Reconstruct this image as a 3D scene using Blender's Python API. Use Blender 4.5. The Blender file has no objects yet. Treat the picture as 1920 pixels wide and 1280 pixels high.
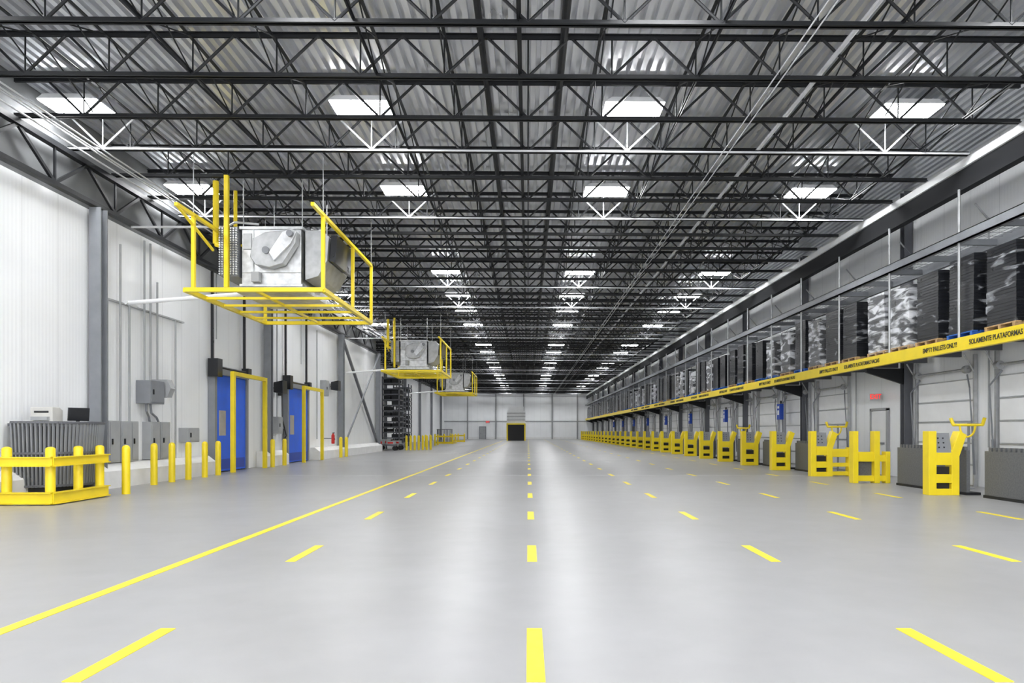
import bpy, math, random, bmesh
from mathutils import Vector, Matrix
random.seed(7)
scene=bpy.context.scene
col=scene.collection
# ---------------------------------------------------------------- materials
def mat(name,c,rough=.5,metal=0.0,var=.08,scale=3.0,bump=0.0,emit=0,alpha=1,stretch=None,spec=.5):
    m=bpy.data.materials.new(name); m.use_nodes=True
    nt=m.node_tree; N=nt.nodes; L=nt.links
    b=N['Principled BSDF']
    b.inputs['Metallic'].default_value=metal
    b.inputs['Specular IOR Level'].default_value=spec
    tc=N.new('ShaderNodeTexCoord'); mp=N.new('ShaderNodeMapping')
    if stretch: mp.inputs['Scale'].default_value=stretch
    L.new(tc.outputs['Object'],mp.inputs['Vector'])
    nz=N.new('ShaderNodeTexNoise'); nz.inputs['Scale'].default_value=scale; nz.inputs['Detail'].default_value=4
    L.new(mp.outputs[0],nz.inputs['Vector'])
    cr=N.new('ShaderNodeValToRGB')
    cr.color_ramp.elements[0].position=.3; cr.color_ramp.elements[1].position=.7
    cr.color_ramp.elements[0].color=tuple(x*(1-var) for x in c)+(1,)
    cr.color_ramp.elements[1].color=tuple(min(1,x*(1+var)) for x in c)+(1,)
    L.new(nz.outputs[0],cr.inputs[0]); L.new(cr.outputs[0],b.inputs['Base Color'])
    mr=N.new('ShaderNodeMapRange'); mr.inputs[3].default_value=max(.02,rough-.07); mr.inputs[4].default_value=min(1,rough+.07)
    L.new(nz.outputs[0],mr.inputs[0]); L.new(mr.outputs[0],b.inputs['Roughness'])
    if bump:
        bp=N.new('ShaderNodeBump'); bp.inputs['Strength'].default_value=bump; bp.inputs['Distance'].default_value=.02
        L.new(nz.outputs[0],bp.inputs['Height']); L.new(bp.outputs[0],b.inputs['Normal'])
    if emit:
        b.inputs['Emission Color'].default_value=(c[0],c[1],c[2],1); b.inputs['Emission Strength'].default_value=emit
    if alpha<1:
        b.inputs['Alpha'].default_value=alpha
    return m
M={}
M['yellow']=mat('yellow_paint',(.86,.66,.015),.38,var=.05)
M['lineyellow']=mat('line_yellow',(.82,.66,.02),.45,var=.06,scale=8)
M['dark']=mat('dark_joist_paint',(.011,.012,.014),.5,spec=.35)
M['matte']=mat('matte_dark_girder',(.030,.031,.034),.8,spec=.15)
M['upper']=mat('upper_band_grey',(.16,.165,.17),.7,spec=.2)
M['pale']=mat('pale_steel',(.66,.67,.69),.4,metal=.1)
M['grey']=mat('grey_steel_paint',(.11,.115,.13),.45)
M['midgrey']=mat('mid_grey_steel',(.22,.23,.25),.45)
M['cab']=mat('cabinet_grey',(.36,.37,.38),.45)
M['galv']=mat('galvanised',(.60,.61,.62),.33,metal=.85,var=.22,scale=6)
M['galvd']=mat('galvanised_paint',(.45,.46,.47),.4,metal=.5,var=.15,scale=5)
M['black']=mat('black_plastic',(.006,.007,.010),.3)
M['blackrub']=mat('black_rubber',(.015,.015,.016),.7)
M['blue']=mat('blue_door',(.015,.13,.80),.4)
M['bluebox']=mat('blue_box',(.01,.06,.42),.4)
M['white']=mat('white_paint',(.85,.86,.87),.4,var=.03)
M['beige']=mat('beige_plastic',(.60,.59,.56),.5)
M['doorw']=mat('dock_door_white',(.88,.89,.90),.4,var=.03)
M['wood']=mat('pallet_wood',(.45,.30,.16),.7,var=.3,scale=9)
M['palblue']=mat('pallet_blue',(.02,.12,.5),.6,var=.2)
M['red']=mat('red_paint',(.6,.02,.015),.4)
M['redglow']=mat('exit_red',(.9,.02,.01),.4,emit=.9)
M['ink']=mat('black_ink',(.02,.02,.02),.6)
M['level']=mat('leveler_plate',(.11,.115,.12),.5,var=.2,scale=30,bump=.3)
M['lens']=mat('light_lens',(.98,.99,1),.4,emit=50,var=0)
M['curb']=mat('curb_white',(.82,.82,.82),.6,var=.05)
M['glass']=mat('dark_window',(.45,.42,.38),.2)
M['joint']=mat('floor_joint',(.50,.50,.50),.5)

def film(name,a0,a1,c,lo,hi):
    m=mat(name,c,.16,var=.05,scale=2,bump=.10,stretch=(1,1,.4))
    nt=m.node_tree;N=nt.nodes;L=nt.links
    tc=N.new('ShaderNodeTexCoord');mp=N.new('ShaderNodeMapping');mp.inputs['Scale'].default_value=(.8,.8,3.0)
    mp.inputs['Rotation'].default_value=(.8,.5,0)
    oi=N.new('ShaderNodeObjectInfo');ad=N.new('ShaderNodeVectorMath');ad.operation='ADD'
    L.new(tc.outputs['Object'],ad.inputs[0]);L.new(oi.outputs['Location'],ad.inputs[1])
    nz=N.new('ShaderNodeTexNoise');nz.inputs['Scale'].default_value=1.7;nz.inputs['Detail'].default_value=3;nz.inputs['Distortion'].default_value=.9
    L.new(ad.outputs[0],mp.inputs[0]);L.new(mp.outputs[0],nz.inputs['Vector'])
    mr=N.new('ShaderNodeMapRange');mr.inputs[1].default_value=lo;mr.inputs[2].default_value=hi;mr.inputs[3].default_value=a0;mr.inputs[4].default_value=a1  # opaque pale streaks painted in as white highlights on the wrap
    L.new(nz.outputs[0],mr.inputs[0]);L.new(mr.outputs[0],N['Principled BSDF'].inputs['Alpha'])
    return m
M['film1']=film('stretch_film_light',.01,.5,(.75,.78,.83),.58,.72)
M['film2']=film('stretch_film_heavy',.10,.85,(.86,.88,.92),.46,.62)

def ribbed(name,c,pitch,axis,rough=.35,depth=.12,metal=0,seam=None):
    m=mat(name,c,rough,metal=metal,var=.03,scale=.6)
    nt=m.node_tree;N=nt.nodes;L=nt.links
    tc=N.new('ShaderNodeTexCoord');sp=N.new('ShaderNodeSeparateXYZ');L.new(tc.outputs['Object'],sp.inputs[0])
    mu=N.new('ShaderNodeMath');mu.operation='MULTIPLY';mu.inputs[1].default_value=2*math.pi/pitch
    L.new(sp.outputs[axis],mu.inputs[0])
    sn=N.new('ShaderNodeMath');sn.operation='SINE';L.new(mu.outputs[0],sn.inputs[0])
    bp=N.new('ShaderNodeBump');bp.inputs['Strength'].default_value=depth;bp.inputs['Distance'].default_value=.012
    L.new(sn.outputs[0],bp.inputs['Height']);L.new(bp.outputs[0],N['Principled BSDF'].inputs['Normal'])
    if seam:
        fr=N.new('ShaderNodeMath');fr.operation='PINGPONG';fr.inputs[1].default_value=seam/2
        L.new(sp.outputs[axis],fr.inputs[0])
        lt=N.new('ShaderNodeMath');lt.operation='LESS_THAN';lt.inputs[1].default_value=.008
        L.new(fr.outputs[0],lt.inputs[0])
        mx=N.new('ShaderNodeMixRGB');mx.blend_type='MULTIPLY'
        b=N['Principled BSDF'];src=b.inputs['Base Color'].links[0].from_socket
        L.new(lt.outputs[0],mx.inputs[0]);L.new(src,mx.inputs[1]);mx.inputs[2].default_value=(.72,.72,.73,1)
        L.new(mx.outputs[0],b.inputs['Base Color'])
    return m
M['wallY']=ribbed('insulated_panel_side',(.91,.925,.94),.11,'Y',seam=1.1,depth=.09)
M['wallX']=ribbed('insulated_panel_end',(.91,.925,.94),.11,'X',seam=1.1,depth=.09)

def floor_mat():
    m=bpy.data.materials.new('polished_concrete');m.use_nodes=True
    nt=m.node_tree;N=nt.nodes;L=nt.links;b=N['Principled BSDF']
    b.inputs['Specular IOR Level'].default_value=.27
    tc=N.new('ShaderNodeTexCoord')
    n1=N.new('ShaderNodeTexNoise');n1.inputs['Scale'].default_value=.6;n1.inputs['Detail'].default_value=4;n1.inputs['Roughness'].default_value=.55
    n2=N.new('ShaderNodeTexNoise');n2.inputs['Scale'].default_value=3;n2.inputs['Detail'].default_value=3
    for n in(n1,n2):L.new(tc.outputs['Object'],n.inputs['Vector'])
    cr=N.new('ShaderNodeValToRGB');cr.color_ramp.elements[0].position=.2;cr.color_ramp.elements[1].position=.8
    cr.color_ramp.elements[0].color=(.282,.281,.280,1);cr.color_ramp.elements[1].color=(.335,.336,.340,1)
    L.new(n1.outputs[0],cr.inputs[0])
    c2=N.new('ShaderNodeValToRGB');c2.color_ramp.elements[0].position=.2;c2.color_ramp.elements[1].position=.8
    c2.color_ramp.elements[0].color=(.95,.95,.95,1);c2.color_ramp.elements[1].color=(1.04,1.04,1.04,1)
    L.new(n2.outputs[0],c2.inputs[0])
    mx=N.new('ShaderNodeMixRGB');mx.blend_type='MULTIPLY';mx.inputs[0].default_value=1
    L.new(cr.outputs[0],mx.inputs[1]);L.new(c2.outputs[0],mx.inputs[2])
    L.new(mx.outputs[0],b.inputs['Base Color'])
    b.inputs['Roughness'].default_value=.33
    return m
M['floor']=floor_mat()
M['deck']=mat('steel_deck',(.84,.85,.88),.30,metal=.7,var=.06,scale=.5,stretch=(2,.5,1))
M['mesh']=mat('wire_deck_steel',(.3,.31,.33),.4,metal=.5)

# ---------------------------------------------------------------- mesh builder
class MB:
    def __init__(s): s.v=[];s.f=[]
    def box(s,x0,x1,y0,y1,z0,z1):
        n=len(s.v)
        s.v+=[(x0,y0,z0),(x1,y0,z0),(x1,y1,z0),(x0,y1,z0),(x0,y0,z1),(x1,y0,z1),(x1,y1,z1),(x0,y1,z1)]
        s.f+=[tuple(n+i for i in q) for q in((0,3,2,1),(4,5,6,7),(0,1,5,4),(1,2,6,5),(2,3,7,6),(3,0,4,7))]
        return s
    def frame(s,p0,p1):
        p0=Vector(p0);p1=Vector(p1);d=(p1-p0).normalized()
        up=Vector((0,0,1)) if abs(d.z)<.99 else Vector((0,1,0))
        a=d.cross(up).normalized();b=a.cross(d).normalized()
        return p0,p1,a,b
    def beam(s,p0,p1,w,h):
        p0,p1,a,b=s.frame(p0,p1);n=len(s.v)
        for p in(p0,p1):
            for i,j in((-1,-1),(1,-1),(1,1),(-1,1)):
                s.v.append(tuple(p+a*w/2*i+b*h/2*j))
        s.f+=[tuple(n+i for i in q) for q in((0,3,2,1),(4,5,6,7),(0,1,5,4),(1,2,6,5),(2,3,7,6),(3,0,4,7))]
        return s
    def tube(s,p0,p1,r,k=10):
        p0,p1,a,b=s.frame(p0,p1);n=len(s.v)
        for p in(p0,p1):
            for i in range(k):
                t=2*math.pi*i/k;s.v.append(tuple(p+a*math.cos(t)*r+b*math.sin(t)*r))
        for i in range(k):
            j=(i+1)%k;s.f.append((n+i,n+j,n+k+j,n+k+i))
        s.f.append(tuple(n+i for i in range(k))[::-1]);s.f.append(tuple(n+k+i for i in range(k)))
        return s
    def path(s,pts,r,k=8):
        for a,b in zip(pts,pts[1:]): s.tube(a,b,r,k)
        return s
    def lathe(s,prof,cx,cy,k=20):
        n=len(s.v);m=len(prof)
        for r,z in prof:
            for i in range(k):
                t=2*math.pi*i/k;s.v.append((cx+r*math.cos(t),cy+r*math.sin(t),z))
        for q in range(m-1):
            for i in range(k):
                j=(i+1)%k;s.f.append((n+q*k+i,n+q*k+j,n+(q+1)*k+j,n+(q+1)*k+i))
        s.f.append(tuple(n+i for i in range(k))[::-1]);s.f.append(tuple(n+(m-1)*k+i for i in range(k)))
        return s
    def prism(s,poly,axis,a0,a1):
        n=len(s.v);k=len(poly)
        for a in(a0,a1):
            for u,w in poly:
                s.v.append({'x':(a,u,w),'y':(u,a,w),'z':(u,w,a)}[axis])
        for i in range(k):
            j=(i+1)%k;s.f.append((n+i,n+j,n+k+j,n+k+i))
        s.f.append(tuple(n+i for i in range(k))[::-1]);s.f.append(tuple(n+k+i for i in range(k)))
        return s
    def hcol(s,x,y,z0,z1,w=.3,t=.03,alongx=True):
        if alongx:
            s.box(x-w/2,x+w/2,y-w/2,y-w/2+t,z0,z1);s.box(x-w/2,x+w/2,y+w/2-t,y+w/2,z0,z1);s.box(x-t/2,x+t/2,y-w/2+t,y+w/2-t,z0,z1)
        else:
            s.box(x-w/2,x-w/2+t,y-w/2,y+w/2,z0,z1);s.box(x+w/2-t,x+w/2,y-w/2,y+w/2,z0,z1);s.box(x-w/2+t,x+w/2-t,y-t/2,y+t/2,z0,z1)
        return s
    def mesh(s,name,mats):
        me=bpy.data.meshes.new(name);me.from_pydata(s.v,[],s.f);me.materials.append(mats)
        bm=bmesh.new();bm.from_mesh(me);bmesh.ops.recalc_face_normals(bm,faces=bm.faces);bm.to_mesh(me);bm.free()
        return me
def add(name,mb,m,parent=None,loc=(0,0,0),rot=(0,0,0),bevel=0,smooth=False,label=None,cat=None,group=None,kind=None):
    me=mb if isinstance(mb,bpy.types.Mesh) else mb.mesh(name,M[m])
    if smooth:
        me.polygons.foreach_set('use_smooth',[True]*len(me.polygons))
        try: me.set_sharp_from_angle(angle=math.radians(40))
        except Exception: pass
    o=bpy.data.objects.new(name,me);col.objects.link(o);o.location=loc;o.rotation_euler=rot
    if parent: o.parent=parent
    if bevel:
        b=o.modifiers.new('b','BEVEL');b.width=bevel;b.segments=2;b.limit_method='ANGLE'
    if label:o['label']=label
    if cat:o['category']=cat
    if group:o['group']=group
    if kind:o['kind']=kind
    return o
def thing(name,label,cat,group=None,loc=(0,0,0),rot=(0,0,0)):
    o=bpy.data.objects.new(name,None);col.objects.link(o);o.location=loc;o.rotation_euler=rot
    o.empty_display_size=.2
    o['label']=label;o['category']=cat
    if group:o['group']=group
    return o
def dup(root,loc,rot=None,label=None):
    def rec(o,par):
        c=o.copy();col.objects.link(c)
        if par:
            c.parent=par;c.matrix_parent_inverse=o.matrix_parent_inverse.copy()
        for ch in list(o.children):rec(ch,c)
        return c
    c=rec(root,None);c.location=loc
    if rot is not None:c.rotation_euler=rot
    if label:c['label']=label
    return c
def text_mesh(s,size,m,depth=.003,width=None):
    cu=bpy.data.curves.new('t','FONT');cu.body=s;cu.size=size;cu.extrude=depth;cu.align_x='CENTER';cu.align_y='CENTER'
    cu.offset=size*.012
    o=bpy.data.objects.new('t',cu);col.objects.link(o);bpy.context.view_layer.update()
    me=bpy.data.meshes.new_from_object(o.evaluated_get(bpy.context.evaluated_depsgraph_get()))
    bpy.data.objects.remove(o);me.materials.clear();me.materials.append(M[m]);me.name='lettering'
    if width:
        xs=[v.co.x for v in me.vertices];k=width/(max(xs)-min(xs))
        for v in me.vertices: v.co.x*=k
    return me
S=dict(kind='structure')
YF=119.0; XL=-10.6; XL2=-14.6; XR=11.4; YS=47.6; Y0=-4.0; ZD=8.65; SL=.006
# ---------------------------------------------------------------- shell
add('floor',MB().box(XL2-.2,XR+.2,Y0,YF+.2,-.2,0),'floor',label='polished grey concrete warehouse floor',**S)
add('wall_left',MB().box(XL-.2,XL,Y0,YS,0,6.75),'wallY',label='white insulated metal panel wall',**S)
add('wall_left_upper',MB().box(XL-.2,XL,Y0,YS,6.75,ZD+.2),'upper',label='dark upper wall band behind the truss',**S)
add('wall_left_return',MB().box(XL2,XL-.2,YS-.2,YS,0,ZD+.2),'wallX',label='white panel return wall',**S)
add('wall_left_recess',MB().box(XL2-.2,XL2,YS-.2,YF,0,ZD+.2),'wallY',label='white panel wall of the recessed bay',**S)
add('wall_right',MB().box(XR,XR+.2,Y0,YF,0,ZD),'wallY',label='white insulated panel dock wall',**S)
add('wall_far',MB().box(XL2,XR,YF,YF+.2,0,ZD+.1),'wallX',label='white panel end wall',**S)
d=MB();p=.20;dep=.12;x=XL2-.4;pts=[]
while x<XR+.3:
    pts+=[(x,0),(x+.10,0),(x+.108,dep),(x+.192,dep)];x+=p
for (a,z) in pts:
    d.v.append((a,Y0,z+ZD));d.v.append((a,YF+.2,z+ZD))
for i in range(len(pts)-1):
    d.f.append((2*i,2*i+1,2*i+3,2*i+2))
me=bpy.data.meshes.new('deck');me.from_pydata(d.v,[],d.f);me.materials.append(M['deck'])
add('ceiling',me,'deck',rot=(0,SL,0),label='corrugated galvanised steel roof deck',**S)
add('ceiling_roof_slab',MB().box(XL2-.4,XR+.3,Y0,YF+.2,ZD+.16,ZD+.24),'dark',rot=(0,SL,0),label='roof slab over the deck',**S)
for i,(a,b) in enumerate([(9,22.2),(26.6,29.0),(33.2,47.6)]):
    add('baseboard_left_%d'%(i+1),MB().prism([(XL+.01,0),(XL+.45,0),(XL+.45,.42),(XL+.22,.60),(XL+.01,.60)],'y',a,b),'curb',label='white sloped wall curb',**S)
add('baseboard_far',MB().box(XL2,XR,YF-.15,YF,0,.35),'curb',label='white curb of the end wall',**S)
for i,y in enumerate([21.6,32.4,43,65]):
    add('trim_%d'%(i+1),MB().box(-9.5,9.0,y,y+.05,0,.002),'joint',label='pale saw-cut floor joint',**S)
# ---------------------------------------------------------------- floor paint
dash=MB().box(-.053,.053,-1.03,0,0,.004).mesh('dash',M['lineyellow'])
for lx in(-2.55,.045,2.66,5.24,7.83):
    k=0
    while 4.84+3.51*k<YF-4:
        add('painted_dash',dash,'',loc=(lx,4.84+3.51*k,0),label='yellow painted floor dash',cat='floor marking',group='yellow dashes of the lane lines');k+=1
add('painted_line',MB().box(-3.735,-3.625,1.5,100,0,.004),'lineyellow',label='long solid yellow painted floor line',cat='floor marking')
# ---------------------------------------------------------------- joists
def joist_mesh(xa,xb,name):
    j=MB();D=.80
    for s in(-1,1):
        j.box(xa,xb,.012*s if s>0 else -.06,.06 if s>0 else -.012,0,.015)
        j.box(xa,xb,.012 if s>0 else -.022,.022 if s>0 else -.012,0,.085)
        j.box(xa,xb,.012 if s>0 else -.06,.06 if s>0 else -.012,D-.012,D)
        j.box(xa,xb,.012 if s>0 else -.022,.022 if s>0 else -.012,D-.08,D)
    P=1.52;x=math.ceil(xa/P)*P
    while x<xb-.1:
        j.tube((x,0,.04),(x,0,D-.03),.016,6)
        if x+P/2<xb: j.tube((x,0,.04),(x+P/2,0,D-.03),.026,6)
        if x+P/2<xb and x+P<=xb+.2: j.tube((x+P/2,0,D-.03),(x+P,0,.04),.026,6)
        if x-P/2>xa and x-P<xa: j.tube((x,0,.04),(x-P/2,0,D-.03),.026,6)
        x+=P
    return j.mesh(name,M['dark'])
jm1=joist_mesh(-10.55,10.1,'joist');jm2=joist_mesh(-14.5,10.1,'joist_long')
LX=(-9.70,-3.57,2.26,8.14)
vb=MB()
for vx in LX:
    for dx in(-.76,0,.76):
        vb.tube((vx,-.03,.04),(vx+dx,-.03,.76),.022 if dx else .015,6)  # V webs of the dark joist repeated in pale, lamplight put into the colour
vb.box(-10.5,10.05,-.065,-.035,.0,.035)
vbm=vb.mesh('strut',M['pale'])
LR=[14.72+5.0*k for k in range(-4,21)]
LR=[y for i,y in enumerate(LR) if i not in (6,11,14,17,20,23)]
JY=[10.74+1.64*k for k in range(-3,66)]
JZ=7.78
for y in JY:
    add('roof_joist',jm1 if y<YS else jm2,'',loc=(0,y,JZ),rot=(0,SL,0),label='dark painted open-web steel roof joist',cat='roof joist',group='open-web roof joists')
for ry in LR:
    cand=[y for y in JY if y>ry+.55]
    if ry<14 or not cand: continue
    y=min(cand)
    add('lit_web_strut',vbm,'',loc=(0,y-.06,JZ-.02),rot=(0,SL,0),label='pale galvanised strut channel with joist webs painted pale as if lit',cat='strut channel',group='strut channels beneath the light rows')
for bx in(-8.9,-7.6,-6.1,-4.6,-2.75,-1.5,-.15,1.3,3.1,4.4,5.9,7.3,8.95):
    b=MB()
    main=bx in(-6.1,-2.75,-.15,3.1,5.9,8.95)
    if main: b.box(bx-.03,bx+.03,6,118.5,.095,.107);b.box(bx-.005,bx+.005,6,118.5,.05,.10)
    b.box(bx-.03,bx+.03,6,118.5,.69,.71)
    for i in range(len(JY)-1):
        if JY[i]>75: break
        b.tube((bx,JY[i]+.05,.1),(bx,JY[i+1]-.05,.72),.014,5)
        b.tube((bx,JY[i]+.05,.72),(bx,JY[i+1]-.05,.1),.014,5)
    add('bridging_angle',b,'dark',loc=(0,0,JZ),rot=(0,SL,0),label='dark steel bridging angle crossing the joists',cat='roof bridging',group='lengthwise roof bridging')
for px,pz,r,m in((5.42,8.12,.045,'pale'),(4.35,7.72,.012,'pale'),(4.5,7.74,.012,'pale'),(-.9,8.5,.06,'dark'),(.6,8.5,.07,'dark'),(-9.6,7.66,.018,'pale'),(-9.75,7.66,.018,'pale'),(-9.9,7.70,.018,'pale'),(-10.05,7.62,.02,'pale')):
    add('ceiling_pipe',MB().tube((px,6,pz),(px,118.8,pz),r,8),m,rot=(0,SL,0),label='long '+('white' if m=='pale' else 'dark')+' pipe run under the roof deck',cat='pipe',group='lengthwise ceiling pipes')
# ---------------------------------------------------------------- lights
lroot=thing('ceiling_light','rectangular white high-bay ceiling light, switched on','ceiling light','high-bay ceiling lights')
add('housing',MB().prism([(-.63,0),(.63,0),(.5,.10),(-.5,.10)],'y',-.38,.38),'white',lroot,loc=(0,0,.012))
add('lens',MB().box(-.615,.615,-.365,.365,-.012,.010),'lens',lroot)
for hx in(-.45,.45): add('hanger_rod',MB().tube((hx,0,.10),(hx,0,.26),.008,5),'galvd',lroot)
first=True
for ry in LR:
    for lx in LX:
        loc=(lx,ry,1.4+6.92-SL*lx)
        if first: lroot.location=loc;lroot.rotation_euler=(0,SL,0);first=False
        else: dup(lroot,loc)
# ---------------------------------------------------------------- columns
def column(x,y,z1,m='grey',lab='grey steel wall column',w=.28,group='wall columns',ax=True):
    t=thing('steel_column',lab,'column',group,loc=(x,y,0))
    add('shaft',MB().hcol(0,0,.02,z1,w,.03,ax),m,t)
    add('base_plate',MB().box(-w*.7,w*.7,-w*.7,w*.7,0,.025),m,t)
    return t
for y in(16.5,27.3,38.0,47.3): column(XL+.22,y,6.77,'midgrey' )
for y in(58,69,80,91,102,113): column(XL2+.2,y,8.55,'midgrey')
for x in(-5.6,-.75,4.2,-10.5,8.6): column(x,YF-.2,8.5,'cab',lab='grey steel column of the end wall',group='end wall columns',ax=False,w=.20)
add('wall_girt',MB().box(XL2,XR,YF-.1,YF-.02,3.05,3.2),'cab',label='grey horizontal girt across the end wall',cat='girt')
t=thing('girder_truss','dark steel girder truss along the wall top','truss')
add('bottom_chord',MB().box(XL+.12,XL+.27,6,YS,6.78,6.88),'dark',t)
add('top_chord',MB().box(XL+.12,XL+.27,6,YS,7.64,7.76),'dark',t)
b=MB();y=6.2
while y<YS-2.2:
    b.beam((XL+.2,y,6.86),(XL+.2,y+1.1,7.66),.06,.07);b.beam((XL+.2,y+1.1,7.66),(XL+.2,y+2.2,6.86),.06,.07);b.beam((XL+.2,y,6.86),(XL+.2,y,7.66),.04,.05);y+=2.2
add('web',b,'dark',t)
t=thing('cross_brace','grey diagonal wall bracing between two columns','brace')
add('diagonal',MB().beam((XL+.2,38.3,6.6),(XL+.2,47.0,.7),.14,.14),'grey',t)
add('diagonal',MB().beam((XL+.34,38.3,.7),(XL+.34,47.0,6.6),.08,.08),'midgrey',t)
t=thing('eave_beam','dark steel eave girder with a white top flange','beam')
add('web',MB().box(10.16,10.22,6,118.8,7.05,7.52),'matte',t)
add('top_flange',MB().box(10.10,10.30,6,118.8,7.52,7.70),'white',t)
add('bottom_flange',MB().box(10.10,10.30,6,118.8,7.01,7.05),'matte',t)
for k in range(15):
    column(XR-.15,12.8+7.5*k,8.5,'grey' ,lab='dark grey steel column on the dock wall',w=.24,group='dock wall columns')
# ---------------------------------------------------------------- pallet shelf
t=thing('pallet_shelf','long elevated pallet shelf with yellow lettered front beam','pallet rack')
add('front_beam',MB().box(9.96,10.02,8,118.5,3.28,3.54).box(9.96,10.10,8,118.5,3.54,3.56).box(9.96,10.10,8,118.5,3.26,3.28),'yellow',t)
add('shelf_panel',MB().box(10.02,11.12,8,118.5,3.47,3.54),'grey',t)
cm=MB().box(10.02,11.12,0,.08,3.30,3.465).mesh('cross_member',M['grey'])
y=8.5
while y<118: add('cross_member',cm,'',t,loc=(0,y,0));y+=1.5
add('canopy_beam',MB().box(9.93,10.0,8,118.5,5.76,5.98).box(9.93,10.09,8,118.5,5.96,5.98).box(9.93,10.09,8,118.5,5.76,5.78),'midgrey',t)
b=MB();b.box(11.0,11.1,8,118.5,5.74,5.98);y=8.4
while y<118: b.box(10.0,11.0,y,y+.06,5.76,5.90);y+=1.52
add('canopy_joist',b,'midgrey',t)
b=MB();x=10.1
while x<11.0: b.box(x,x+.010,8,118.5,5.90,5.910);x+=.2
y=8.0
while y<70: b.box(10.0,11.0,y,y+.01,5.910,5.92);y+=.3
add('wire_deck',b,'mesh',t)
rod=MB().tube((0,0,3.56),(0,0,7.0),.028,8).mesh('rod',M['galvd'])
for k in range(35):
    y=9.74+3.05*k
    if y<118: add('hanger_rod',rod,'',t,loc=(10.0,y,0))
arm=MB().prism([(0,0),(1.1,-.35),(1.1,.0),(1.1,.12),(0,.12)],'y',-.05,.05).mesh('arm',M['dark'])
for k in range(15): add('support_arm',arm,'',t,loc=(10.05,12.8+7.5*k,3.14))
e=text_mesh('EMPTY PALLETS ONLY!',.16,'ink',width=1.36);sp=text_mesh('SOLAMENTE PLATAFORMAS VACIAS',.16,'ink',width=2.15)
y=16.53
tr=(math.pi/2,0,-math.pi/2)
while y<70:
    add('lettering',e,'',t,loc=(9.955,y,3.405),rot=tr)
    add('lettering',sp,'',t,loc=(9.955,y-2.2,3.405),rot=tr)
    y+=6.1
# ---------------------------------------------------------------- pallet stacks
def stack(h,filmm,pal,seed,lean=0):
    rnd=random.Random(seed)
    t=thing('pallet_stack','','pallet stack','wrapped pallet stacks on the shelf')
    b=MB();D=.50
    for yy in(-.46,-.02,.42): b.box(-D,D,yy,yy+.08,.025,.10)
    for k in range(6):
        xx=-D+k*.176; b.box(xx,xx+.12,-.49,.51,.10,.125)
        if k%2==0:b.box(xx,xx+.12,-.49,.51,0,.025)
    add('base_pallet',b,pal,t)
    b=MB();z=.13
    while z<h:
        o=rnd.uniform(-.003,.003);o2=rnd.uniform(-.004,.004);sx=lean*z
        b.box(-.47+o,.47+o,-.46+o2+sx,.46+o2+sx,z,z+.058)
        b.box(-.46+o,.46+o,-.45+o2+sx,.45+o2+sx,z+.058,z+.07);z+=.07
    add('stacked_trays',b,'black',t)
    if filmm:
        v=[];f=[];nz=8;per=[];nn=4
        for i in range(nn):per.append((-.485+.97*i/nn,-.475))
        for i in range(nn):per.append((.485,-.475+.95*i/nn))
        for i in range(nn):per.append((.485-.97*i/nn,.475))
        for i in range(nn):per.append((-.485,.475-.95*i/nn))
        K=len(per)
        for q in range(nz+1):
            z=.08+(h-.0)*q/nz
            for (a,c) in per: v.append((a+rnd.uniform(-.006,.010),c+lean*z+rnd.uniform(-.008,.005),z))
        for q in range(nz):
            for i in range(K):
                j=(i+1)%K
                A,B,C,D_=q*K+i,q*K+j,(q+1)*K+j,(q+1)*K+i
                if (i+q)%2: f+=[(A,B,C),(A,C,D_)]
                else: f+=[(A,B,D_),(B,C,D_)]
        me=bpy.data.meshes.new('film');me.from_pydata(v,[],f);me.materials.append(M[filmm])
        add('stretch_wrap',me,'',t)
    return t
vars_=[('film1','wood',1.78,'black plastic pallets stacked high in clear stretch wrap'),
       ('film2','wood',1.70,'pallet stack in heavy cloudy white stretch wrap'),
       (None,'palblue',1.68,'unwrapped stack of black plastic pallets on a blue base'),
       ('film1','palblue',1.82,'black plastic pallets in clear wrap on a blue pallet'),
       ('film2','palblue',1.50,'short pallet stack in cloudy stretch wrap'),]
protos=[]
for i,(fm,pl,h,lb) in enumerate(vars_):
    s=stack(h,fm,pl,i,lean=[.0,.02,0,-.015,.02][i]);s['label']=lb;protos.append(s)
used=set()
order=[3,0,3,0,1,1,0,0,1,3,1,4,2,0,3,0,2,2,1,0]
y=12.9;i=0
while y<117:
    k=order[i] if i<len(order) else random.choice((0,0,0,1,2,3,3,4))
    loc=(10.56,y,3.56)
    if k not in used:
        protos[k].location=loc;protos[k].rotation_euler=(0,0,random.uniform(-.02,.02));used.add(k)
    else: dup(protos[k],loc,(0,0,random.uniform(-.02,.02)))
    y+=random.uniform(1.24,1.42) if i%5 else 1.65
    i+=1
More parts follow.
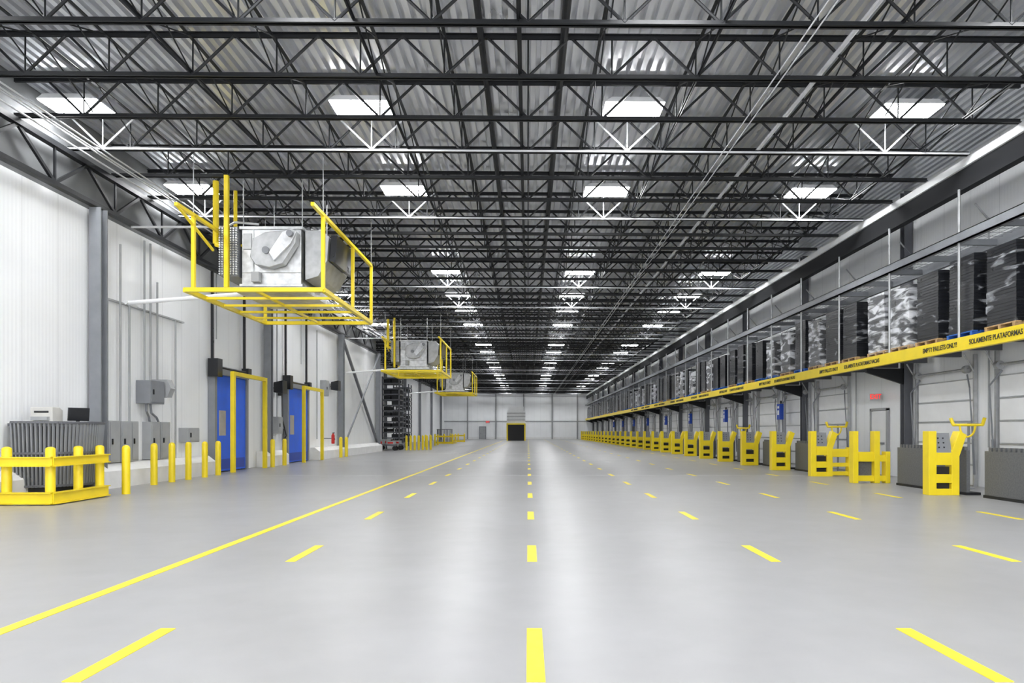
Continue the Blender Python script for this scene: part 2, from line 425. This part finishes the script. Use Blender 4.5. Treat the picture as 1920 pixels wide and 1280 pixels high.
# ---------------------------------------------------------------- dock guards
def guard(w=.67,console=True,rails=False,wide=False):
    t=thing('dock_guard','yellow steel dock guard frame'+(' with console' if console else '')+(' and side rails' if rails else ''),'guard post','yellow guards between the dock positions')
    d=.24
    if not wide:
        add('frame_upright',MB().box(0,.17,0,d,0,1.40),'yellow',t,bevel=.008)
        add('frame_upright',MB().prism([(w-.17,0),(w,0),(w,.85),(w+.16,1.32),(w-.0,1.40),(w-.17,.95)],'y',0,d),'yellow',t,bevel=.008)
        for z0,z1,dd_ in((.66,.93,.05),(.27,.46,.05),(0,.14,d)):
            add('cross_plate',MB().box(.17,w-.17,.0,dd_,z0,z1),'yellow',t,bevel=.004)
        add('inner_pad',MB().box(.17,w-.17,.09,.16,.14,.62),'blackrub',t)
    else:
        w=1.0
        for a,c,h in((0,.14,1.4),(w-.43,w-.28,1.4),(w-.12,w,.85)):
            add('frame_upright',MB().box(a,c,0,d,0,h),'yellow',t,bevel=.008)
        for a,c,z0,z1 in((.14,w-.43,.58,.84),(.14,w-.43,.05,.20),(w-.28,w-.12,.58,.76),(w-.28,w-.12,.05,.20)):
            add('cross_plate',MB().box(a,c,.03,.15,z0,z1),'yellow',t,bevel=.005)
        add('inner_pad',MB().box(.14,w-.43,.16,.2,.2,.58),'level',t)
    if rails:
        for z0,z1 in((.60,.85),(.30,.42),(.03,.15)):
            add('side_rail',MB().box(w,w+.50,.04,.16,z0,z1),'yellow',t,bevel=.005)
        add('frame_upright',MB().box(w+.50,w+.62,0,d,0,.9),'yellow',t,bevel=.005)
    if console:
        add('control_console',MB().prism([(.03,.93),(.20,.93),(.20,1.36),(.13,1.36)],'x',.18,w-.15),'midgrey',t)
        b=MB()
        for r in range(3):
            for c in range(2):
                zz=1.03+r*.1;yy=.03+(zz-.93)/.43*.10-.004
                b.box(.24+c*.11,.27+c*.11,yy,yy+.02,zz,zz+.03)
        add('push_button',b,'black',t)
    return t
gA=guard();gB=guard(wide=True,console=False);gC=guard(rails=True)
ys=[14.9,18.36,21.1]+[24.5+3.40*k for k in range(27)]
usedA=False
for i,y in enumerate(ys):
    loc=(8.75,y,0)
    if i==1:gB.location=loc
    elif i==2:gC.location=loc
    elif not usedA:gA.location=loc;usedA=True
    else:dup(gA,loc)
# dock levelers
def leveler():
    t=thing('dock_leveler','dark grey tread plate dock leveler stored upright','dock leveler','upright dock levelers')
    b=MB();b.box(0,.07,-1.4,1.4,.06,.98)
    for k in range(19): b.box(.0,.07,-1.32+k*.14,-1.24+k*.14,.98,1.06)
    add('tread_plate',b,'level',t)
    sm=MB().box(.07,.20,0,.06,.06,.9).mesh('stiffener',M['dark'])
    for k in range(5): add('stiffener',sm,'',t,loc=(0,-1.0+k*.48,0))
    add('base_frame',MB().box(-.02,.3,-1.42,1.42,0,.06),'dark',t)
    return t
lv=leveler();f1=True
for k in range(32):
    y=12.95+3.39*k
    if k==2 or y>117: continue
    if f1: lv.location=(9.6,y,0);f1=False
    else: dup(lv,(9.6,y,0))
# dock doors
def dockdoor():
    t=thing('dock_door','white sectional overhead dock door with galvanised tracks','dock door','overhead dock doors')
    sec=MB().box(-.045,0,-1.22,1.22,.0,.53).mesh('section',M['doorw'])
    sr=MB().box(-.06,-.045,-1.2,1.2,.50,.53).mesh('rail',M['galvd'])
    for k in range(5):
        add('door_section',sec,'',t,loc=(0,0,.02+k*.55));add('section_rail',sr,'',t,loc=(0,0,.02+k*.55))
    for s in(-1,1):
        add('door_track',MB().box(-.10,-.02,s*1.30-.03,s*1.30+.03,0,3.35).tube((-.08,s*1.30,2.9),(-.35,s*1.30,3.35),.02,6),'galvd',t)
    b=MB();b.tube((-.15,-1.25,2.98),(-.15,1.25,2.98),.035,10)
    for s in(-1.1,1.1): b.tube((-.15,s-.06,2.98),(-.15,s+.06,2.98),.10,14)
    add('torsion_spring',b,'galvd',t)
    for s in(-1,1):
        b=MB();b.tube((-.14,s*1.33,1.2),(-.22,s*1.33,2.5),.02,6);b.tube((-.22,s*1.33,2.5),(-.10,s*1.05,2.85),.02,6);b.tube((-.14,s*1.33,1.2),(-.10,s*1.33,.3),.03,6)
        add('lift_arm',b,'midgrey',t)
    return t
dd=dockdoor();f1=True
for k in range(-1,30):
    y=18.6+3.40*k
    if k==1 or y>117: continue
    if f1: dd.location=(XR-.01,y,0);f1=False
    else: dup(dd,(XR-.01,y,0))
def hook():
    t=thing('trailer_restraint','yellow trailer restraint bar with padlock arms on a stand','trailer restraint','yellow restraint bars by the dock doors')
    b=MB();b.tube((0,-.02,1.55),(0,.62,1.55),.035);b.tube((0,0,1.55),(-.02,-.05,1.72),.04);b.tube((0,.6,1.55),(0,.66,1.72),.04)
    for k in range(8):
        a=math.pi*k/8;c=math.pi*(k+1)/8
        b.tube((-.03,.3+.16*math.cos(a),1.52-.26*math.sin(a)),(-.03,.3+.16*math.cos(c),1.52-.26*math.sin(c)),.025,6)
    add('restraint_bar',b,'yellow',t)
    add('stand_post',MB().tube((.1,.3,.0),(.1,.3,1.6),.03).box(.0,.2,.2,.4,0,.02),'midgrey',t)
    return t
hk=hook();hk.location=(10.85,16.3,0);hk.rotation_euler=(0,0,.8)
for y in(23.3,33.5): dup(hk,(10.85,y,0))
def bbox():
    t=thing('control_box','blue dock control box mounted on a grey stand','control box','blue dock control boxes')
    add('stand',MB().tube((.0,0,0),(0,0,2.65),.03).box(-.12,.12,-.12,.12,0,.02),'midgrey',t)
    add('enclosure',MB().box(-.20,-.03,-.18,.18,1.9,2.58),'bluebox',t,bevel=.01)
    add('label_plate',MB().box(-.205,-.20,-.1,.1,2.1,2.3).box(-.205,-.20,-.1,.1,2.38,2.48),'white',t)
    add('cooling_fin',MB().box(-.12,-.06,-.05,.05,2.59,2.72),'black',t)
    return t
bb=bbox();bb.location=(11.05,29.6,0)
for k in range(1,8): dup(bb,(11.05,29.6+8.2*k,0))
for k in range(22):
    y=16.8+3.4*k
    add('wall_conduit',MB().path([(XR-.06,y,1.0),(XR-.06,y,6.6),(XR-.4,y,7.0)],.022,6),'cab',label='thin vertical grey conduit on the dock wall',cat='conduit',group='dock wall conduits')
t=thing('exit_door','light grey steel exit door in a frame','door',loc=(XR-.02,22.05,0))
add('door_leaf',MB().box(-.05,0,-.46,.46,.02,2.05),'white',t)
add('door_frame',MB().box(-.07,0,-.55,-.47,0,2.12).box(-.07,0,.47,.55,0,2.12).box(-.07,0,-.55,.55,2.06,2.14),'cab',t)
add('handle',MB().box(-.10,-.05,-.36,.2,.98,1.04),'midgrey',t)
def exitsign(loc,rot,sc=1):
    t=thing('exit_sign','white exit sign with glowing red letters','exit sign',loc=loc,rot=rot)
    add('sign_case',MB().box(-.18*sc,.18*sc,.0,.05,-.10*sc,.10*sc),'cab',t,bevel=.005)
    add('lettering',text_mesh('EXIT',.21*sc,'redglow',depth=.006,width=.32*sc),'',t,loc=(0,-.006,0),rot=(math.pi/2,0,0))
    add('bracket',MB().box(-.02,.02,.05,.25,-.02,.02),'cab',t)
exitsign((XR-.25,21.9,2.5),(0,0,-.7),1.0)
exitsign((-7.0,YF-.4,3.0),(0,0,0),2.0)
# ---------------------------------------------------------------- bollards
bp=MB().lathe([(.085,0),(.085,1.0),(.078,1.04),(.055,1.075),(.02,1.09)],0,0,20).mesh('bollard',M['yellow'])
bpos=[(-8.95,15.2),(-9.75,17.8),(-9.78,18.75),(-9.8,19.7),(-9.8,20.7),(-9.85,21.7),(-9.95,26.6),(-9.95,27.9),(-9.95,36.3),(-9.95,37.4)]
for k in range(7): bpos.append((-8.9+.26*k,50.0+.25*k))
bpos+=[(-9.0,60),(-8.8,61.5),(-9,66),(-9,68)]
for x,y in bpos:
    add('bollard',bp,'',loc=(x,y,0),smooth=True,label='yellow domed steel safety bollard on the floor',cat='bollard',group='yellow safety bollards')
# ---------------------------------------------------------------- guard rails + round slatted desk enclosure
def rail(pts,name,lab):
    t=thing(name,lab,'guard rail')
    for x,y in pts[0]:
        add('rail_post',MB().lathe([(.085,0),(.085,1.05),(.075,1.08),(.03,1.10)],x,y,18),'yellow',t,smooth=True)
    for z,h in((.82,.16),(.13,.20)):
        for a,c in zip(pts[1],pts[1][1:]):
            b=MB();b.beam((a[0],a[1],z),(c[0],c[1],z),.04,h)
            for s in(-1,1): b.beam((a[0],a[1],z+s*h*.5),(c[0],c[1],z+s*h*.5),.13,.02)
            add('rail_beam',b,'yellow',t)
    return t
rail(([(-9.98,13.07),(-9.13,13.05),(-9.19,13.95),(-9.19,14.65)],[(-10.55,12.90),(-8.98,12.90),(-9.05,14.7)]),'guard_rail','yellow steel guard rail around the round slatted enclosure')
t=thing('desk_enclosure','dark grey rounded slatted enclosure of a workstation','enclosure')
cx,cy,R=-10.35,14.7,.93
path=[];N_=44
for i in range(N_+1):
    a=-math.pi/2+math.pi*i/N_
    path.append((cx+R*math.cos(a),cy+R*math.sin(a)))
for i,(x,y) in enumerate(path):
    dx,dy=(x-cx)/R,(y-cy)/R
    add('slat',MB().beam((x,y,.25),(x+dx*.10,y+dy*.10,1.58),.033,.05),'midgrey',t)
b=MB()
for p,q in zip(path,path[1:]):
    for z in(1.58,.95,.28): 
        e_=.10*(z-.25)/1.33
        P=[cx+(p[0]-cx)*(1+e_/R),cy+(p[1]-cy)*(1+e_/R)];Q=[cx+(q[0]-cx)*(1+e_/R),cy+(q[1]-cy)*(1+e_/R)]
        b.beam((P[0],P[1],z),(Q[0],Q[1],z),.08,.045)
add('hoop_rail',b,'grey',t)
poly=[(cx-.2,cy-R*.93)]+[(cx+(x-cx)*.93,cy+(y-cy)*.93) for x,y in path]+[(cx-.2,cy+R*.93)]
add('plinth',MB().prism(poly,'z',0,.35),'dark',t)
add('inner_panel',MB().prism([(cx-.2,cy-R*.8)]+[(cx+(x-cx)*.8,cy+(y-cy)*.8) for x,y in path]+[(cx-.2,cy+R*.8)],'z',.35,1.5),'blackrub',t)
add('worktop',MB().prism(poly,'z',1.50,1.56),'grey',t)
t=thing('label_printer','beige desktop label printer on the enclosure worktop','printer',loc=(-10.05,14.3,1.56))
add('printer_case',MB().prism([(-.16,0),(.16,0),(.16,.28),(.05,.34),(-.16,.34)],'x',-.26,.2),'beige',t,bevel=.01)
add('paper_tray',MB().box(-.2,.14,-.24,-.16,.06,.14),'cab',t)
add('paper_slot',MB().box(-.18,.12,-.165,-.155,.22,.26),'black',t)
add('stand_plate',MB().box(-.29,.24,-.22,.2,0,.02),'cab',t)
t=thing('computer_monitor','black flat computer monitor seen nearly edge-on','monitor',loc=(-9.62,14.6,1.56),rot=(0,0,.92))
add('screen',MB().box(-.20,.20,-.02,.02,.06,.34),'black',t,rot=(.12,0,0))
add('monitor_stand',MB().box(-.03,.03,0,.05,0,.2).box(-.12,.12,-.08,.1,0,.015),'black',t)
# ---------------------------------------------------------------- electrical cabinets
def cabinet(y0,y1,z0,z1,d=.25,lab='grey electrical cabinet on the white wall',m='cab'):
    t=thing('electrical_cabinet',lab,'electrical cabinet','grey electrical cabinets',loc=(XL,0,0))
    add('cabinet_body',MB().box(0,d,y0,y1,z0,z1),m,t,bevel=.01)
    add('cabinet_door',MB().box(d,d+.02,y0+.04,y1-.04,z0+.04,z1-.04),m,t)
    add('handle',MB().box(d+.02,d+.05,y0+.08,y0+.11,(z0+z1)/2-.07,(z0+z1)/2+.07),'black',t)
    return t
for a in((16.78,17.25,.62,1.66,.3),(17.3,17.75,.62,1.66,.3),(17.8,18.15,.62,1.66,.25),(18.75,19.2,.62,1.66,.25),(19.25,19.75,.62,1.66,.25),(20.7,21.4,1.06,1.5,.3),(28.3,28.8,1.3,2.0,.25),(34.8,35.3,3.2,4.0,.3)):
    cabinet(*a)
t=cabinet(18.45,19.15,2.15,2.78,.40,'dark grey disconnect switch box with conduit bends','midgrey')
add('transformer_housing',MB().prism([(.0,2.35),(.45,2.35),(.55,2.6),(.45,2.85),(0,2.85)],'y',19.2,19.45),'cab',t)
for pa in([(.2,18.6,2.15),(.2,18.6,1.95),(.1,18.9,1.8),(.1,18.95,1.66)],[(.2,18.8,2.15),(.2,18.85,1.9),(.1,19.3,1.78),(.1,19.4,1.66)]):
    add('conduit_bend',MB().path(pa,.03,8),'midgrey',t)
for k,(y,za,zb) in enumerate([(17.0,1.66,4.7),(17.55,1.66,6.2),(17.95,1.66,4.7),(18.65,2.78,6.6),(18.95,2.78,6.6),(19.3,2.85,5.6),(20.3,.6,4.7),(28.5,2.0,6.5),(33.9,1.0,6.4)]):
    add('wall_conduit',MB().path([(XL+.12,y,za),(XL+.12,y,zb)],.028,8),'cab',label='vertical grey metal conduit on the white wall',cat='conduit',group='wall conduits')
add('conduit_rack',MB().box(XL+.0,XL+.08,17.0,20.9,4.7,4.74),'galvd',label='horizontal strut rail carrying the wall conduits',cat='strut rail')
for y in(23.0,31.6): 
    add('wall_conduit',MB().path([(XL+.10,y,4.5),(XL+.10,y,6.7)],.02,8),'cab',label='vertical grey metal conduit on the white wall',cat='conduit',group='wall conduits')
# ---------------------------------------------------------------- blue doors
def bluedoor(y0,w=2.4,h=3.3,x=XL+.02):
    t=thing('cold_room_door','blue vertical-lift cold room door with small window','door','blue cold room doors',loc=(x,y0,0))
    add('door_leaf',MB().box(0.05,.17,0,w,.04,h),'blue',t,bevel=.01)
    add('window',MB().box(.17,.18,.25,.75,1.25,2.1),'glass',t)
    add('kick_plate',MB().box(.17,.18,.1,w-.1,.1,.45),'bluebox',t)
    b=MB();b.box(0,.22,-.16,0,0,h+.15);b.box(0,.22,w,w+.16,0,h+.15);b.box(0,.24,-.16,w+.16,h,h+.2)
    add('door_frame',b,'midgrey',t)
    for a in(-.12,w+.04): add('lift_track',MB().box(.06,.14,a,a+.08,h+.2,6.7),'black',t)
    b=MB();b.box(.05,.38,-.3,.05,h-.1,h+.5);b.box(.05,.3,w-.05,w+.25,h+.1,h+.4);b.tube((.2,-.1,h+.25),(.2,w+.1,h+.25),.04)
    add('lift_motor',b,'black',t)
    return t
def goalpost(y0,y1,h=3.42):
    t=thing('goalpost_guard','yellow steel goalpost frame guarding a blue door','guard frame','yellow goalpost frames',loc=(XL+.62,0,0))
    for y in(y0,y1): add('upright',MB().box(-.07,.07,y-.07,y+.07,0,h),'yellow',t,bevel=.01)
    add('header',MB().box(-.07,.07,y0+.07,y1-.07,h-.14,h),'yellow',t,bevel=.01)
bluedoor(22.75);goalpost(23.1,25.9)
bluedoor(29.6,2.6);goalpost(30.4,33.1)
bluedoor(60.0,x=XL2+.02)
for y,z in((28.4,3.0),(36.6,3.6)):
    t=thing('wall_speaker','black wall-mounted speaker box','speaker','black wall speakers',loc=(XL,y,z))
    add('speaker_case',MB().prism([(.1,0),(.5,-.05),(.5,.5),(.1,.42)],'y',-.25,.25),'black',t,bevel=.02)
    add('bracket',MB().tube((0,0,.2),(.12,0,.2),.03,8),'midgrey',t)
t=thing('cable_reel','black cable drop with coiled cord on the wall','cable',loc=(XL+.05,29.0,0))
add('cord',MB().path([(.1,0,3.0),(.1,.05,1.9),(.25,.1,1.2),(.1,.15,1.0),(.1,.2,1.5)],.03,8),'black',t)
add('hook_plate',MB().box(-.05,.1,-.1,.1,2.9,3.2),'black',t)
t=thing('fire_extinguisher','red fire extinguisher hung on the white wall','fire extinguisher',loc=(XL+.52,35.3,.75))
add('cylinder',MB().lathe([(.075,0),(.085,.03),(.085,.42),(.05,.5),(.03,.53)],0,0,16),'red',t,smooth=True)
add('valve',MB().box(-.03,.08,-.02,.02,.53,.58).tube((.03,0,.5),(.1,0,.2),.012,6),'black',t)
add('wall_bracket',MB().box(-.52,-.06,-.03,.03,.25,.3),'midgrey',t)
# ---------------------------------------------------------------- hanging evaporator units in yellow cages
def ahu():
    t=thing('evaporator_unit','galvanised ceiling-hung evaporator fan unit with ribbed coil','evaporator unit','ceiling-hung evaporator units')
    b=MB();b.box(-7.25,-5.75,17.3,19.6,5.10,6.55);b.box(-7.30,-5.70,17.25,19.65,6.50,6.58);b.box(-7.30,-5.70,17.25,19.65,5.05,5.12)
    b.box(-6.97,-6.94,17.27,17.3,5.1,6.5);b.box(-7.25,-5.75,17.28,17.3,5.40,5.42)
    add('unit_body',b,'galv',t,bevel=.01)
    add('access_panel',MB().box(-7.2,-7.0,17.26,17.3,6.0,6.4),'galvd',t,bevel=.005)
    add('junction_box',MB().box(-6.95,-6.75,17.12,17.3,5.15,5.4),'cab',t,bevel=.01)
    add('coil_core',MB().box(-7.75,-7.32,17.2,19.6,5.3,6.55),'midgrey',t)
    b=MB()
    for i in range(7):
        for k in range(20):
            b.tube((-7.74+.07*i,17.12,5.35+.06*k),(-7.74+.07*i,17.2,5.35+.06*k),.022,6)
    o=add('coil_bend',b,'galv',t);o['kind']='stuff'
    # scroll shaped fan housing: big polygon with a sloped neck
    add('fan_housing',MB().prism([(-6.93,5.75),(-6.80,5.55),(-6.45,5.48),(-6.12,5.58),(-5.80,6.08),(-5.76,6.38),(-5.92,6.46),(-6.10,6.40),(-6.55,6.36),(-6.86,6.20)],'y',17.00,17.27),'galvd',t,bevel=.02)
    add('drive_guard',MB().prism([(-6.30,5.62),(-5.88,6.05),(-5.74,6.34),(-5.86,6.42),(-6.08,6.34),(-6.42,5.82)],'y',16.90,17.01),'galv',t,bevel=.01)
    add('shaft_hub',MB().tube((-6.52,16.94,5.90),(-6.52,17.01,5.90),.09,16),'midgrey',t)
    add('pulley',MB().tube((-5.88,16.80,6.28),(-5.88,16.91,6.28),.08,12),'midgrey',t)
    hood=[(-5.68,5.25),(-5.35,5.35),(-5.12,5.75),(-5.08,6.35),(-5.25,6.52),(-5.68,6.52)]
    add('discharge_hood',MB().prism(hood,'y',17.4,19.3),'galvd',t,bevel=.01)
    lm=MB().box(-.03,.03,17.38,19.32,0,.03).mesh('flange',M['galv'])
    for x,z in((-5.5,6.52),(-5.3,6.50)): add('hood_flange',lm,'',t,loc=(x,0,z))
    add('outlet_louver',MB().prism([(-5.07,5.75),(-4.93,5.70),(-4.88,6.40),(-5.03,6.40)],'y',17.45,19.25),'black',t)
    add('drain_pan',MB().box(-7.4,-5.6,17.2,19.7,4.92,5.03),'galv',t)
    for x in(-7.25,-5.75):
        for y in(17.4,19.5): add('hanger_rod',MB().tube((x,y,6.5),(x,y,7.85),.015,6),'galvd',t)
    b=MB();b.path([(-10.5,17.9,4.76),(-8.0,17.9,4.95),(-7.3,17.9,5.0)],.055,10);b.path([(-10.5,18.3,4.76),(-10.5,17.8,4.76)],.055,10);add('drain_pipe',b,'white',t)
    add('refrigerant_pipe',MB().path([(-8.0,17.5,7.8),(-8.0,17.5,6.2),(-7.7,17.5,6.1)],.075,12),'yellow',t)
    add('refrigerant_pipe',MB().path([(-7.8,18.2,7.8),(-7.8,18.2,6.3),(-7.6,18.2,6.3)],.05,12),'yellow',t)
    add('supply_pipe',MB().path([(-6.9,17.5,6.7),(-7.5,17.5,6.75),(-7.9,17.9,6.75),(-10.4,17.9,6.75)],.03,8),'pale',t)
    return t
def cage():
    t=thing('service_cage','yellow tube steel service platform hung beneath the unit','service platform','yellow hanging service platforms')
    z=4.71;X0,X1,Y0_,Y1_=-8.04,-4.80,16.0,20.9
    b=MB();w=.05
    for y in(Y0_,Y1_): b.box(X0,X1,y-w,y+w,z-w,z+w)
    for x in(X0,X1): b.box(x-w,x+w,Y0_,Y1_,z-w,z+w)
    add('platform_frame',b,'yellow',t)
    for k in range(1,5):
        y=Y0_+k*(Y1_-Y0_)/5
        add('cross_bar',MB().box(X0+w,X1-w,y-.03,y+.03,z-.04,z+.02),'yellow',t)
    add('centre_bar',MB().box(-6.45,-6.39,Y0_,Y1_,z-.03,z+.03),'yellow',t)
    w=.04
    def post(x,y,z1,z0=z,w=w): add('cage_post',MB().box(x-w,x+w,y-w,y+w,z0,z1),'yellow',t)
    post(X0+.2,Y0_,6.45);post(X1,Y0_,6.45);post(X1,18.7,6.45);post(X1,Y1_,6.45);post(X0,Y1_,6.45)
    post(-7.55,17.1,7.8,5.0,.05)
    b=MB();b.box(X1-w,X1+w,15.2,Y1_,6.42,6.50);b.box(X0+.16,X0+.24,15.2,17.5,6.42,6.50)
    b.beam((X0+.2,15.2,6.46),(X0+.2,17.0,5.9),.05,.05)
    b.box(X0+.2,X0+.9,17.4,17.46,6.1,6.16)
    add('top_rail',b,'yellow',t)
    for (x,y) in((X0+.2,16.0),(X1,16.0),(X1,20.9),(X0,20.9)): add('hanger_cable',MB().tube((x,y,6.45),(x,y,7.85),.012,6),'galvd',t)
    return t
a=ahu();c=cage()
for k in(1,2):
    dup(a,(0,21.5*k,0));dup(c,(0,21.5*k,0))
# ---------------------------------------------------------------- recess equipment
def rackframe(x,y,h,w,dp,lab):
    t=thing('tray_tower',lab,'storage rack','dark storage towers by the recess',loc=(x,y,0))
    for i in(0,w):
        for j in(0,dp): add('rack_post',MB().box(i-.05,i+.05,j-.05,j+.05,0,h),'grey',t)
    z=.4
    while z<h: add('rack_tray',MB().box(-.05,w+.05,-.05,dp+.05,z,z+.09),'grey',t);z+=.42
    z=.5;i=0
    while z<h-.4:
        if i%3!=1: add('stored_tray',MB().box(.1,w/2-.05,.05,dp-.05,z,z+.26),'matte',t)
        if i%4!=2: add('stored_tray',MB().box(w/2+.05,w-.1,.05,dp-.05,z,z+.26),'matte',t)
        z+=.42;i+=1
rackframe(-11.2,52.5,5.6,1.3,1.5,'tall dark grey rack tower holding trays')
rackframe(-10.9,56.5,5.0,.5,1.4,'narrow dark rack tower')
rackframe(-12.6,64,5.8,1.4,1.5,'tall dark grey rack tower holding trays')
def cart(x,y):
    t=thing('equipment_cart','low grey equipment cart with red and orange parts','cart','low carts beside the rack tower',loc=(x,y,0))
    add('cart_deck',MB().box(-.9,.9,-.4,.4,.35,.45),'grey',t)
    add('load',MB().box(-.8,-.1,-.3,.3,.45,.8).box(.1,.7,-.3,.3,.45,.7),'cab',t)
    add('warning_panel',MB().box(-.7,-.2,-.32,-.30,.5,.66).box(.2,.6,-.32,-.30,.5,.62),'red',t)
    for i in(-.7,.7):
        for j in(-.3,.3): add('caster',MB().tube((i,j-.04,.16),(i,j+.04,.16),.16,14).box(i-.02,i+.02,j-.02,j+.02,.1,.36),'blackrub',t)
cart(-10.3,49.4);cart(-10.2,51.0)
rail(([(-10.2,75),(-9.2,75),(-8.3,75),(-8.3,78)],[(-10.3,74.9),(-8.25,74.9),(-8.2,78.2)]),'guard_rail','yellow steel guard rail beside the rack towers')
rail(([(-10.0,88),(-9.0,88),(-8.2,88)],[(-10.1,87.9),(-8.1,87.9)]),'guard_rail','yellow steel guard rail near the end wall')
t=thing('desk_enclosure','dark grey slatted round enclosure beside yellow rails','enclosure',loc=(-9.4,77,0))
for i in range(30):
    a=2*math.pi*i/30;add('slat',MB().beam((.8*math.cos(a),.8*math.sin(a),0),(.85*math.cos(a),.85*math.sin(a),1.6),.04,.06),'grey',t)
add('hoop_rail',MB().lathe([(.85,1.55),(.9,1.55),(.9,1.62),(.85,1.62)],0,0,30),'grey',t)
t=thing('compactor_opening','black rubber-curtained loading opening with yellow frame and white hood','loading opening',loc=(-1.75,100,0))
add('curtain',MB().box(-1.2,1.2,0,.5,0,2.35),'blackrub',t)
add('frame',MB().box(-1.4,-1.2,-.1,.5,0,2.5).box(1.2,1.4,-.1,.5,0,2.5).box(-1.4,1.4,-.1,.5,2.35,2.55),'yellow',t)
add('hood',MB().box(-1.35,1.35,.0,1.2,2.55,4.4).box(-1.1,1.1,0,1.0,4.4,5.0),'doorw',t)
for z in(3.0,3.5,4.0): add('hood_rib',MB().box(-1.36,1.36,-.03,0,z,z+.08),'cab',t)
t=thing('exit_door','light grey end-wall exit door with frame','door',loc=(-7.9,YF-.2,0))
add('door_leaf',MB().box(-.5,.5,0,.05,.02,2.1),'cab',t)
add('door_frame',MB().box(-.62,-.5,-.03,.05,0,2.2).box(.5,.62,-.03,.05,0,2.2).box(-.62,.62,-.03,.05,2.1,2.22),'midgrey',t)
add('handle',MB().box(-.4,-.3,-.06,0,1.0,1.06),'black',t)
# ---------------------------------------------------------------- world + camera
w=bpy.data.worlds.new('World');scene.world=w;w.use_nodes=True
w.node_tree.nodes['Background'].inputs[0].default_value=(.97,.98,1,1)
w.node_tree.nodes['Background'].inputs[1].default_value=3.0  # bright fill added, entering by the open end behind the camera
cam=bpy.data.cameras.new('Camera');co=bpy.data.objects.new('Camera',cam);col.objects.link(co)
co.location=(0,0,1.4);co.rotation_euler=(math.pi/2,0,0)
cam.lens=24;cam.sensor_width=36;cam.shift_x=(960-990)/1920;cam.shift_y=(808-640)/1920
cam.clip_end=300;cam.clip_start=.05
scene.camera=co
scene.view_settings.view_transform='Standard'
scene.view_settings.look='None'
scene.view_settings.exposure=.15
